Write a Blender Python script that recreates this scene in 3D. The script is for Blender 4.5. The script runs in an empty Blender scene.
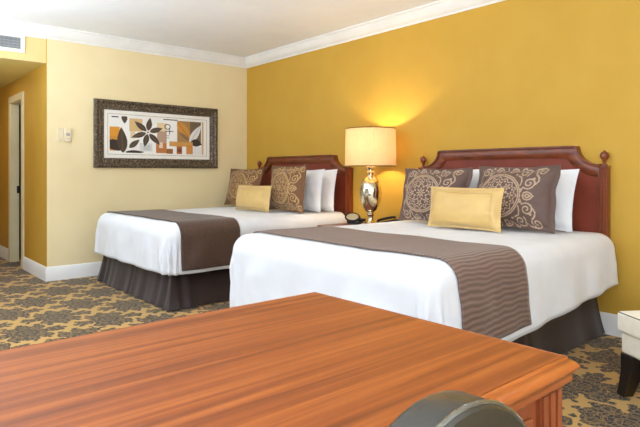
import bpy, bmesh, math, random
import numpy as np
from mathutils import Vector, noise
random.seed(4)
C = bpy.context.scene.collection
PI = math.pi

# ------------------------------------------------------------------ materials
def lin(c):
    return tuple(((v/255)/12.92 if v/255 <= .04045 else ((v/255+.055)/1.055)**2.4) for v in c)+(1,)

class N:
    """tiny expression wrapper that turns arithmetic into Math nodes"""
    nt = None
    def __init__(s, k): s.k = k
    @staticmethod
    def op(o, *a):
        n = N.nt.nodes.new('ShaderNodeMath'); n.operation = o
        for i, v in enumerate(a):
            if isinstance(v, N): N.nt.links.new(v.k, n.inputs[i])
            else: n.inputs[i].default_value = v
        return N(n.outputs[0])
    def __add__(s, o): return N.op('ADD', s, o)
    __radd__ = __add__
    def __sub__(s, o): return N.op('SUBTRACT', s, o)
    def __rsub__(s, o): return N.op('SUBTRACT', o, s)
    def __mul__(s, o): return N.op('MULTIPLY', s, o)
    __rmul__ = __mul__
    def __truediv__(s, o): return N.op('DIVIDE', s, o)
def nmin(a, b): return N.op('SMOOTH_MIN', a, b, .02)
def nabs(a): return N.op('ABSOLUTE', a)
def nlen(x, y): return N.op('SQRT', x*x+y*y)

def base(name, rough=.6, metal=0, coat=0, spec=.5, sheen=0):
    m = bpy.data.materials.new(name); m.use_nodes = True
    nt = m.node_tree; b = nt.nodes['Principled BSDF']
    b.inputs['Roughness'].default_value = rough; b.inputs['Metallic'].default_value = metal
    b.inputs['Coat Weight'].default_value = coat; b.inputs['Specular IOR Level'].default_value = spec
    b.inputs['Sheen Weight'].default_value = sheen
    return m, nt, b
def tex_coord(nt, kind='Object', scale=(1,1,1)):
    t = nt.nodes.new('ShaderNodeTexCoord'); mp = nt.nodes.new('ShaderNodeMapping')
    mp.inputs['Scale'].default_value = scale
    nt.links.new(t.outputs[kind], mp.inputs['Vector']); return mp.outputs[0]
def noise_tex(nt, vec, scale, detail=3, rough=.5, dist=0):
    n = nt.nodes.new('ShaderNodeTexNoise'); n.inputs['Scale'].default_value = scale
    n.inputs['Detail'].default_value = detail; n.inputs['Roughness'].default_value = rough
    n.inputs['Distortion'].default_value = dist
    nt.links.new(vec, n.inputs['Vector']); return n.outputs['Fac']
def ramp(nt, fac, stops):
    r = nt.nodes.new('ShaderNodeValToRGB'); e = r.color_ramp.elements
    while len(e) < len(stops): e.new(.5)
    for i, (p, c) in enumerate(stops): e[i].position = p; e[i].color = lin(c)
    nt.links.new(fac, r.inputs[0]); return r.outputs[0]
def bump(nt, b, h, strength, dist=.01):
    n = nt.nodes.new('ShaderNodeBump'); n.inputs['Strength'].default_value = strength
    n.inputs['Distance'].default_value = dist
    nt.links.new(h, n.inputs['Height']); nt.links.new(n.outputs[0], b.inputs['Normal'])
def mottled(name, c1, c2, scale=8, rough=.6, bs=0., bscale=200, stretch=(1,1,1), **k):
    m, nt, b = base(name, rough, **k)
    v = tex_coord(nt, 'Object', stretch)
    nt.links.new(ramp(nt, noise_tex(nt, v, scale), [(.35, c1), (.65, c2)]), b.inputs['Base Color'])
    if bs: bump(nt, b, noise_tex(nt, v, bscale, 2), bs, .003)
    return m
def wood(name, cols, grain=(14, .7, 14), rough=.3, coat=.3, scale=3):
    m, nt, b = base(name, rough, coat=coat)
    b.inputs['Coat Roughness'].default_value = .3
    v = tex_coord(nt, 'Object', grain)
    f = noise_tex(nt, v, scale, 5, .6, .6)
    nt.links.new(ramp(nt, f, [(.3, cols[0]), (.5, cols[1]), (.7, cols[2])]), b.inputs['Base Color'])
    return m

M = {}
M['gold_wall'] = mottled('gold_paint', (203,158,54), (207,162,59), 3, .7, .05, 300)
M['cream_wall'] = mottled('cream_paint', (239,219,170), (242,223,176), 3, .7, .05, 300)
M['soffit_wall'] = mottled('soffit_paint', (230,204,138), (233,208,144), 3, .7, .05, 300)
M['plain_wall'] = mottled('pale_grey_paint', (226,228,232), (230,232,236), 3, .8)
M['ceiling'] = mottled('ceiling_paint', (245,246,249), (248,249,251), 4, .8, .08, 250)
M['white_trim'] = mottled('white_trim_paint', (240,238,234), (246,244,240), 5, .45)
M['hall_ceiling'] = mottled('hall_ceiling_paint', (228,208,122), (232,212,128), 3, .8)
M['door_paint'] = mottled('cream_door_paint', (222,210,170), (228,216,178), 4, .4)
M['closet_shade'] = mottled('shaded_closet', (30,24,18), (38,30,22), 4, .9)  # near black: the unlit interior's shade is put into the wall colour
M['linen'] = mottled('white_linen', (225,226,229), (230,231,234), 6, .8, .12, 60, sheen=.2)
M['pillow_white'] = mottled('white_pillowcase', (232,231,231), (237,236,236), 6, .8, .15, 40, sheen=.2)
M['skirt'] = mottled('dark_brown_skirt_fabric', (38,23,21), (47,30,27), 5, .6, .1, 300, stretch=(1,1,.3), sheen=.2)
M['runner_shaded'] = mottled('shaded_runner_fabric', (74,51,37), (82,58,44), 40, .7, .2, 500, sheen=.2)  # runner cloth darkened; the far bed's shade is put into its colour
M['gold_satin'] = mottled('gold_satin', (214,176,106), (220,184,114), 5, .45, .1, 25, sheen=.2)
M['cherry'] = wood('cherry_wood', [(84,35,14), (118,53,22), (138,68,31)], (3, 3, 14), .35, .35, 2.2)
M['cherry_post'] = wood('cherry_post_wood', [(96,40,18), (126,56,26), (142,68,34)], (14, 14, 1.5), .35, .35, 2.5)
M['panel'] = mottled('red_leather_panel', (122,48,28), (134,56,35), 7, .5, .25, 240)
M['desk'] = wood('desk_veneer', [(100,46,12), (134,66,20), (160,88,32)], (22, .4, 22), .4, 0, 2.0)
M['desk'].node_tree.nodes['Principled BSDF'].inputs['Specular IOR Level'].default_value = .3
M['desk_side'] = wood('desk_side_wood', [(118,56,28), (140,70,38), (158,86,48)], (14, 14, .8), .34, .3, 2.5)
M['desk_edge'] = wood('desk_edge_wood', [(128,62,24), (152,78,34), (172,94,44)], (14, 1, 14), .2, .5, 2.5)
M['desk_groove'] = wood('desk_groove_wood', [(44,20,10), (54,26,14), (64,32,18)], (14, 14, 1), .5, 0, 2.5)
M['frame'] = None
M['mat'] = mottled('white_mat_board', (240,236,226), (244,240,231), 20, .8)
M['black'] = mottled('black_plastic', (26,22,20), (36,30,27), 10, .35)
M['leather'] = mottled('dark_olive_leather', (40,37,30), (47,43,35), 12, .3, .12, 160, coat=.25)
M['highlight_piping'] = mottled('glossy_highlight_piping', (70,66,56), (80,75,64), 12, .18, coat=1)  # paler than the leather: rim highlight partly put into the piping colour
M['dark_wood'] = mottled('espresso_wood', (26,20,18), (38,30,26), 12, .3, coat=.3)
M['cream_fabric'] = mottled('cream_upholstery', (232,222,200), (238,229,208), 30, .75, .2, 400, sheen=.2)
M['piping'] = mottled('dark_piping', (70,56,44), (82,66,52), 20, .6)
M['plate'] = mottled('ivory_plastic', (230,214,178), (234,218,184), 8, .4)
M['grille'] = mottled('grey_grille_metal', (150,150,152), (165,165,167), 8, .5)
M['vent_back'] = mottled('dark_grey_duct', (84,84,86), (92,92,94), 8, .8)
M['beige_face'] = mottled('beige_dial', (224,205,165), (232,214,176), 20, .4)
M['brass'] = mottled('aged_brass', (120,96,52), (140,112,62), 20, .35, metal=.9)
M['glass_base'] = mottled('acrylic_base', (215,215,215), (228,228,228), 8, .1, spec=.8)
M['carcass'] = mottled('mattress_ticking', (225,222,215), (232,229,222), 8, .9)

def mercury():
    m, nt, b = base('mercury_glass', .12, metal=1)
    v = tex_coord(nt)
    nt.links.new(ramp(nt, noise_tex(nt, v, 30, 4), [(.35, (200,186,150)), (.6, (238,230,210))]), b.inputs['Base Color'])
    r = nt.nodes.new('ShaderNodeMapRange'); nt.links.new(noise_tex(nt, v, 55, 4), r.inputs[0])
    r.inputs[3].default_value = .04; r.inputs[4].default_value = .2
    nt.links.new(r.outputs[0], b.inputs['Roughness'])
    return m
M['mercury'] = mercury()

def shade_mat():
    m, nt, b = base('lamp_shade_fabric', .8)
    v = tex_coord(nt, 'Object', (1, 1, .2))
    col = ramp(nt, noise_tex(nt, v, 90, 2), [(.3, (224,184,134)), (.7, (232,194,144))])
    nt.links.new(col, b.inputs['Base Color'])
    t = nt.nodes.new('ShaderNodeBsdfTranslucent'); nt.links.new(col, t.inputs[0])
    mx = nt.nodes.new('ShaderNodeMixShader'); mx.inputs[0].default_value = .13
    out = nt.nodes['Material Output']
    nt.links.new(b.outputs[0], mx.inputs[1]); nt.links.new(t.outputs[0], mx.inputs[2])
    nt.links.new(mx.outputs[0], out.inputs[0])
    return m
M['shade'] = shade_mat()

def emit(name, c, s):
    m = bpy.data.materials.new(name); m.use_nodes = True
    b = m.node_tree.nodes['Principled BSDF']
    b.inputs['Emission Color'].default_value = lin(c); b.inputs['Emission Strength'].default_value = s
    b.inputs['Base Color'].default_value = lin(c); return m
M['bulb'] = emit('glowing_bulb', (255,226,170), 6)

def pane_mat():
    m = bpy.data.materials.new('window_glass'); m.use_nodes = True
    nt = m.node_tree; b = nt.nodes['Principled BSDF']
    b.inputs['Transmission Weight'].default_value = 1; b.inputs['Roughness'].default_value = 0
    b.inputs['IOR'].default_value = 1.05
    return m
M['pane'] = pane_mat()

def frame_mat():
    m, nt, b = base('carved_bronze_frame', .45, metal=.3)
    v = tex_coord(nt)
    f = noise_tex(nt, v, 55, 4, .6)
    nt.links.new(ramp(nt, f, [(.35, (52,42,33)), (.52, (98,84,67)), (.7, (156,138,114))]), b.inputs['Base Color'])
    bump(nt, b, f, .6, .01); return m
M['frame'] = frame_mat()

def attr_mat(name, rough=.7, bs=0, sheen=0):
    m, nt, b = base(name, rough, sheen=sheen)
    a = nt.nodes.new('ShaderNodeAttribute'); a.attribute_name = 'paint'
    nt.links.new(a.outputs['Color'], b.inputs['Base Color'])
    if bs: bump(nt, b, noise_tex(nt, tex_coord(nt), 300, 2), bs, .003)
    return m
M['sham'] = attr_mat('embroidered_brown_sham', .65, .2, .15)
M['print'] = attr_mat('botanical_print', .6)

def ripple_runner():
    m, nt, b = base('ribbed_taupe_runner', .65, sheen=.2)
    at = nt.nodes.new('ShaderNodeAttribute'); at.attribute_name = 'flat'
    w = nt.nodes.new('ShaderNodeTexWave'); w.bands_direction = 'X'
    w.inputs['Scale'].default_value = 15.0; w.inputs['Distortion'].default_value = 4.0
    w.inputs['Detail'].default_value = 1; w.inputs['Detail Scale'].default_value = .5
    nt.links.new(at.outputs['Vector'], w.inputs['Vector'])
    nt.links.new(ramp(nt, w.outputs['Fac'], [(0, (100,76,65)), (.5, (116,90,78)), (1, (128,102,90))]), b.inputs['Base Color'])
    bump(nt, b, w.outputs['Fac'], .4, .01); return m
M['runner_ribbed'] = ripple_runner()

def carpet():
    m, nt, b = base('damask_carpet', .95, spec=.1, sheen=.2)
    N.nt = nt
    v = tex_coord(nt)
    s = nt.nodes.new('ShaderNodeSeparateXYZ'); nt.links.new(v, s.inputs[0])
    wob = N(noise_tex(nt, v, 16, 3)); wob2 = N(noise_tex(nt, v, 46, 2))
    A, B = .652, .56
    def cell(ox, oy):
        x = N.op('WRAP', N(s.outputs[0])-(.235+ox), A/2, -A/2)
        y = N.op('WRAP', N(s.outputs[1])-(-2.749+oy), B/2, -B/2)
        return x, y
    def motif(x, y):
        x = nabs(x)
        d = nlen(x*.85, y*.95)-.115
        for px, py, r in ((.0,.165,.062), (.0,-.165,.062), (.0,.232,.03), (.0,-.232,.03), (.115,.085,.062), (.115,-.085,.062),
                          (.165,.0,.05), (.225,.0,.022), (.055,.215,.022), (.06,-.215,.022), (.195,.105,.022), (.195,-.105,.022)):
            d = nmin(d, nlen(x-px, y-py)-r)
        return d, x, y
    d1, x1, y1 = motif(*cell(0, 0)); d2, x2, y2 = motif(*cell(A/2, B/2))
    first = N.op('LESS_THAN', d1, d2)
    d = N.op('MINIMUM', d1, d2)
    x = x1*first+x2*(1-first); y = y1*first+y2*(1-first)
    mask = N.op('SMOOTHSTEP' if False else 'LESS_THAN', d+(wob-.5)*.05+(wob2-.5)*.03, -.003)
    # lace inside the motif: folded cell noise and rings
    cb = nt.nodes.new('ShaderNodeCombineXYZ'); nt.links.new(x.k, cb.inputs[0]); nt.links.new(y.k, cb.inputs[1])
    vo = nt.nodes.new('ShaderNodeTexVoronoi'); vo.feature = 'DISTANCE_TO_EDGE'; vo.inputs['Scale'].default_value = 36
    nt.links.new(cb.outputs[0], vo.inputs['Vector'])
    lace = N.op('LESS_THAN', N(vo.outputs['Distance']), .05)
    ring = N.op('GREATER_THAN', N.op('SINE', d*150), .8)
    lace = N.op('MAXIMUM', lace, ring*.6)*.52
    fine = N(noise_tex(nt, v, 220, 2))
    k = mask*(1-lace)
    tan = ramp(nt, fine.k, [(.3, (172,132,66)), (.7, (200,158,84))])
    dark = ramp(nt, fine.k, [(.3, (30,24,20)), (.7, (46,38,32))])
    mx = nt.nodes.new('ShaderNodeMix'); mx.data_type = 'RGBA'
    nt.links.new(k.k, mx.inputs[0]); nt.links.new(tan, mx.inputs[6]); nt.links.new(dark, mx.inputs[7])
    nt.links.new(mx.outputs[2], b.inputs['Base Color'])
    bump(nt, b, fine.k, .4, .004)
    return m
M['carpet'] = carpet()

# ------------------------------------------------------------------ object helpers
def wloc(o):
    p = Vector((0,0,0))
    while o: p += o.location; o = o.parent
    return p
def obj(name, geo, mat, parent=None, smooth=False, local=False, bevel=0, seg=2):
    v, f = geo
    me = bpy.data.meshes.new(name)
    if parent and not local:
        w = wloc(parent); v = [(p[0]-w.x, p[1]-w.y, p[2]-w.z) for p in v]
    me.from_pydata([tuple(p) for p in v], [], f); me.validate()
    bm = bmesh.new(); bm.from_mesh(me); bmesh.ops.recalc_face_normals(bm, faces=bm.faces); bm.to_mesh(me); bm.free()
    o = bpy.data.objects.new(name, me); C.objects.link(o); o.parent = parent
    me.materials.append(mat)
    if bevel:
        md = o.modifiers.new('bevel', 'BEVEL'); md.width = bevel; md.segments = seg; md.limit_method = 'ANGLE'
        smooth = True
    if smooth:
        for p in me.polygons: p.use_smooth = True
        try: me.set_sharp_from_angle(angle=math.radians(40))
        except Exception: pass
    return o
def tag(o, label, cat, group=None):
    o['label'] = label; o['category'] = cat
    if group: o['group'] = group
    return o
def thing(name, loc, label, cat, group=None, rz=0):
    o = bpy.data.objects.new(name, None); C.objects.link(o); o.location = loc; o.rotation_euler.z = rz
    o.empty_display_size = .1
    return tag(o, label, cat, group)
def struct(name, geo, mat, **k):
    o = obj(name, geo, mat, **k); o['kind'] = 'structure'; return o
def join(*gs):
    V, Fc = [], []
    for v, f in gs:
        n = len(V); V += list(v); Fc += [[i+n for i in q] for q in f]
    return V, Fc
def box(x0, x1, y0, y1, z0, z1):
    v = [(x,y,z) for x in (x0,x1) for y in (y0,y1) for z in (z0,z1)]
    return v, [[0,1,3,2],[4,6,7,5],[0,4,5,1],[2,3,7,6],[0,2,6,4],[1,5,7,3]]
def lathe(prof, c, n=40, caps=True):
    V, Fc = [], []
    for r, z in prof:
        for i in range(n):
            a = 2*PI*i/n; V.append((c[0]+r*math.cos(a), c[1]+r*math.sin(a), c[2]+z))
    for k in range(len(prof)-1):
        for i in range(n):
            j = (i+1) % n; Fc.append([k*n+i, k*n+j, (k+1)*n+j, (k+1)*n+i])
    if caps and prof[0][0] > 1e-5: Fc.append(list(range(n-1, -1, -1)))
    if caps and prof[-1][0] > 1e-5: Fc.append([(len(prof)-1)*n+i for i in range(n)])
    return V, Fc
def extrude(poly, axis, a, b):
    """poly of 2-D points, extruded along axis from a to b"""
    def mk(p, t):
        return {'x': (t,p[0],p[1]), 'y': (p[0],t,p[1]), 'z': (p[0],p[1],t)}[axis]
    n = len(poly); V = [mk(p, a) for p in poly]+[mk(p, b) for p in poly]
    return V, [list(range(n)), list(range(2*n-1, n-1, -1))]+[[i, (i+1)%n, n+(i+1)%n, n+i] for i in range(n)]
def ring_strip(o, i, axis, a, b):
    """closed band between two 2-D outlines (open polylines) extruded"""
    n = len(o)
    return extrude(list(o)+list(reversed(i)), axis, a, b)
def tube(pts, r, n=8, closed=False):
    V, Fc = [], []; P = [Vector(p) for p in pts]; L = len(P)
    for k in range(L):
        t = (P[(k+1) % L]-P[k-1]) if closed else (P[min(k+1,L-1)]-P[max(k-1,0)])
        t.normalize(); up = Vector((0,0,1)) if abs(t.z) < .9 else Vector((1,0,0))
        s = t.cross(up).normalized(); u = s.cross(t)
        for i in range(n):
            a = 2*PI*i/n; V.append(tuple(P[k]+s*(r*math.cos(a))+u*(r*math.sin(a))))
    for k in range(L if closed else L-1):
        k2 = (k+1) % L
        for i in range(n): j=(i+1)%n; Fc.append([k*n+i, k*n+j, k2*n+j, k2*n+i])
    if not closed: Fc += [list(range(n)), [(L-1)*n+i for i in range(n)]]
    return V, Fc
def taper(z0, z1, r0, r1, c0, c1, n=4, steps=6, curve=0):
    """square tapered leg from (c0,z0) to (c1,z1)"""
    V, Fc = [], []
    for k in range(steps+1):
        t = k/steps; z = z0+(z1-z0)*t; r = r0+(r1-r0)*t
        bx = curve*math.sin(PI*t)
        cx = c0[0]+(c1[0]-c0[0])*t+bx*0.7; cy = c0[1]+(c1[1]-c0[1])*t+bx*.0
        V += [(cx-r,cy-r,z),(cx+r,cy-r,z),(cx+r,cy+r,z),(cx-r,cy+r,z)]
    for k in range(steps):
        for i in range(4): j=(i+1)%4; Fc.append([k*4+i,k*4+j,k*4+4+j,k*4+4+i])
    Fc += [[3,2,1,0],[steps*4+i for i in range(4)]]
    return V, Fc

# ------------------------------------------------------------------ the room
W, D, H = 8.4, -5.4, 2.605          # right wall x, front wall y, ceiling
HY, HZ, HX = -2.432, 2.244, -2.68  # hallway corner, hallway ceiling, hallway end
HY2 = -3.75
struct('floor', box(HX-.1, W+.1, D-.1, .1, -.1, 0), M['carpet'])
struct('ceiling', box(-.1, W+.1, D-.1, .1, H, H+.1), M['ceiling'])
struct('wall_back', box(-.1, W+.1, 0, .1, 0, H), M['gold_wall'])
struct('wall_left', box(-.1, 0, HY+.001, 0, 0, H), M['cream_wall'])
struct('wall_left_front', box(-.1, 0, D, HY2, 0, H), M['plain_wall'])
struct('wall_soffit', box(-.12, -.03, HY2, HY, HZ, H), M['soffit_wall'])
struct('ceiling_hall', box(HX-.1, -.1205, HY2, HY+.1, HZ, HZ+.08), M['hall_ceiling'])
DX0, DX1, DZ = -1.60, -1.03, 1.975
struct('wall_hall_side', join(box(DX1, -.1005, HY, HY+.082, 0, HZ), box(HX-.1, DX0, HY, HY+.082, 0, HZ), box(DX0, DX1, HY, HY+.082, DZ, HZ),
                              box(-.1005, 0, HY, HY+.0005, 0, H)), M['gold_wall'])
struct('wall_hall_end', box(HX-.1, HX, HY2, HY, 0, HZ), M['gold_wall'])
struct('wall_hall_front', box(HX-.1, -.1, HY2-.1, HY2, 0, HZ), M['gold_wall'])
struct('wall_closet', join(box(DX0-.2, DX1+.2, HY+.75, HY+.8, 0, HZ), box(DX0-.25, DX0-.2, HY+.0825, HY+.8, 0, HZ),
                           box(DX1+.2, DX1+.25, HY+.0825, HY+.8, 0, HZ), box(DX0-.2, DX1+.2, HY+.0825, HY+.75, DZ+.15, DZ+.2)), M['closet_shade'])
# right wall with a wide window, front wall with an added one for fill light
def holed(axis, c0, c1, a0, a1, h0, h1, w0, w1, z0, z1):
    mk = (lambda p, q, r, s: box(c0, c1, p, q, r, s)) if axis == 'x' else (lambda p, q, r, s: box(p, q, c0, c1, r, s))
    return join(mk(a0, w0, h0, h1), mk(w1, a1, h0, h1), mk(w0, w1, h0, z0), mk(w0, w1, z1, h1))
struct('wall_right', holed('x', W, W+.1, D, 0, 0, H, -4.6, -1.0, .35, 2.35), M['plain_wall'])
struct('wall_front', holed('y', D-.1, D, -.1, W+.1, 0, H, .7, 4.3, .5, 2.35), M['plain_wall'])
def window(n, axis, c, a0, a1, z0, z1):
    mk = (lambda p, q, r, s, t0, t1: box(c+t0, c+t1, p, q, r, s)) if axis == 'x' else (lambda p, q, r, s, t0, t1: box(p, q, c+t0, c+t1, r, s))
    am = (a0+a1)/2; t = .05
    fr = struct('window_%d' % n, join(mk(a0, a1, z0, z0+t, -.03, .03), mk(a0, a1, z1-t, z1, -.03, .03), mk(a0, a0+t, z0+t, z1-t, -.03, .03),
                mk(a1-t, a1, z0+t, z1-t, -.03, .03), mk(am-t/2, am+t/2, z0+t, z1-t, -.03, .03)), M['white_trim'])
    obj('pane', join(mk(a0+t, am-t/2, z0+t, z1-t, -.004, .004), mk(am+t/2, a1-t, z0+t, z1-t, -.004, .004)), M['pane'], fr)
window(1, 'x', W+.05, -4.6, -1.0, .35, 2.35)
window(2, 'y', D-.05, .7, 4.3, .5, 2.35)  # added unseen window, positioned to light the left of the room

# crown moulding profile (distance from wall, height)
cp = [(0,2.49),(.012,2.49),(.016,2.505),(.03,2.512),(.05,2.533),(.066,2.562),(.078,2.574),(.082,2.588),(.1,2.592),(.1,H),(0,H)]
def crown_along(name, p0, p1, nrm, m0=0, m1=0, ofs=0):
    """p0->p1 wall line, nrm into the room; m = mitre slope at each end"""
    d = Vector((p1[0]-p0[0], p1[1]-p0[1], 0)).normalized()
    def sect(p, m): return [(p[0]+nrm[0]*a+d.x*m*a, p[1]+nrm[1]*a+d.y*m*a, z) for a, z in cp]
    n = len(cp); V = sect(p0, m0)+sect(p1, m1)
    return struct(name, (V, [list(range(n)), list(range(2*n-1,n-1,-1))]+[[i,(i+1)%n,n+(i+1)%n,n+i] for i in range(n)]), M['white_trim'], smooth=True)
crown_along('trim_1', (0,0), (W,0), (0,-1), 1, -1)
crown_along('trim_2', (0,0), (0,HY), (1,0), 1, 0)
crown_along('trim_3', (-.03,HY), (-.03,HY2), (1,0), 0, 0)
# baseboards
bp = [(0,0),(.016,0),(.016,.105),(.011,.12),(.009,.138),(.003,.146),(0,.146)]
def base_along(name, p0, p1, nrm, m0=0, m1=0):
    d = Vector((p1[0]-p0[0], p1[1]-p0[1], 0)).normalized()
    def sect(p, m): return [(p[0]+nrm[0]*a+d.x*m*a, p[1]+nrm[1]*a+d.y*m*a, z) for a, z in bp]
    n = len(bp); V = sect(p0, m0)+sect(p1, m1)
    return struct(name, (V, [list(range(n)), list(range(2*n-1,n-1,-1))]+[[i,(i+1)%n,n+(i+1)%n,n+i] for i in range(n)]), M['white_trim'], smooth=True)
base_along('baseboard_back', (0,0), (W,0), (0,-1), 1, -1)
base_along('baseboard_left', (0,0), (0,HY), (1,0), 1, 1)
base_along('baseboard_hall', (0,HY), (-.94,HY), (0,-1), -1, 0)
base_along('baseboard_hall_far', (-1.71,HY), (HX,HY), (0,-1), 0, -1)
base_along('baseboard_hall_end', (HX,HY), (HX,HY2), (1,0), 1, 0)
# door casing and door leaf in the hallway
cw = .085
struct('trim_4', join(box(DX1, DX1+cw, HY-.02, HY-.0005, 0, DZ+cw), box(DX0-cw, DX0, HY-.02, HY-.0005, 0, DZ+cw),
                      box(DX0, DX1, HY-.02, HY-.0005, DZ, DZ+cw),
                      box(DX0-.0, DX0+.012, HY-.0005, HY+.082, 0, DZ), box(DX1-.012, DX1, HY-.0005, HY+.082, 0, DZ),
                      box(DX0+.012, DX1-.012, HY-.0005, HY+.082, DZ-.012, DZ)), M['door_paint'], bevel=.004)
dr = bpy.data.objects.new('door_1', None); C.objects.link(dr); dr.location = (DX1-.014, HY+.11, 0); dr['kind'] = 'structure'
dr.rotation_euler.z = math.radians(86)
obj('door_leaf', box(0, .55, 0, .04, .012, DZ-.02), M['door_paint'], dr, local=True, bevel=.004)
hd = obj('door_handle', lathe([(0,0),(.026,0),(.026,.008),(.01,.012),(.01,.04),(.024,.05),(.024,.066),(0,.07)], (0,0,0), 16), M['black'], dr, local=True, smooth=True)
hd.location = (.5, .041, .92); hd.rotation_euler = (-PI/2, 0, 0)
sp = struct('trim_5', box(DX0+.012, DX0+.014, HY+.055, HY+.08, .86, .95), M['black'])
# ------------------------------------------------------------------ wall fittings
vent = thing('air_vent', (-.03, -2.86, 2.31), 'white framed air vent with grey louvres high on the soffit over the hallway', 'vent')
vy0, vy1, vz0, vz1 = -3.09, -2.632, 2.315, 2.488
b_ = .036
obj('vent_frame', join(box(-.0295,-.012,vy0,vy1,vz0,vz0+b_), box(-.0295,-.012,vy0,vy1,vz1-b_+.012,vz1), box(-.0295,-.012,vy0,vy0+b_,vz0+b_,vz1-b_+.012),
                       box(-.0295,-.012,vy1-b_,vy1,vz0+b_,vz1-b_+.012)), M['white_trim'], vent, bevel=.003)
obj('backing', box(-.0295,-.027,vy0+b_,vy1-b_,vz0+b_,vz1-b_+.012), M['vent_back'], vent)
gl = []
n = 34
for i in range(n):
    y = vy0+b_+.006+(vy1-vy0-2*b_-.012)*i/(n-1); gl.append(box(-.026,-.016,y-.0028,y+.0028,vz0+b_,vz1-b_+.012))
for i in range(4):
    z = vz0+b_+.02+i*.028; gl.append(box(-.0265,-.018,vy0+b_,vy1-b_,z-.003,z+.003))
obj('louvre', join(*gl), M['grille'], vent)

sw = thing('wall_plate', (0,-2.302,1.44), 'flat blank ivory wall plate left of the thermostat on cream wall', 'wall plate')
obj('plate', box(.0,.008,-2.335,-2.272,1.442,1.578), M['plate'], sw, bevel=.003)
for z in (1.556,1.456): obj('screw', box(.008,.0092,-2.307,-2.299,z,z+.008), M['grille'], sw)
th = thing('thermostat', (0,-2.232,1.44), 'ivory thermostat box with small grey display on cream wall', 'thermostat')
obj('case', box(-.003,.026,-2.264,-2.2,1.44,1.58), M['plate'], th, bevel=.004)
obj('display', box(.026,.0275,-2.25,-2.214,1.5,1.53), M['grille'], th)
for k in range(3): obj('button', box(.026,.029,-2.25+k*.014,-2.242+k*.014,1.468,1.476), M['grille'], th)

cl = thing('ceiling_light', (-2.1,-2.72,HZ), 'small round flush light on the hallway ceiling', 'ceiling light')
obj('rim', lathe([(.0,-.001),(.11,-.001),(.115,-.02),(.1,-.03),(.09,-.028)], (-2.1,-2.72,HZ), 28), M['white_trim'], cl, smooth=True)
obj('diffuser', lathe([(.0895,-.027),(.06,-.042),(0,-.048)], (-2.1,-2.72,HZ), 28), M['plate'], cl, smooth=True)

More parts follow.
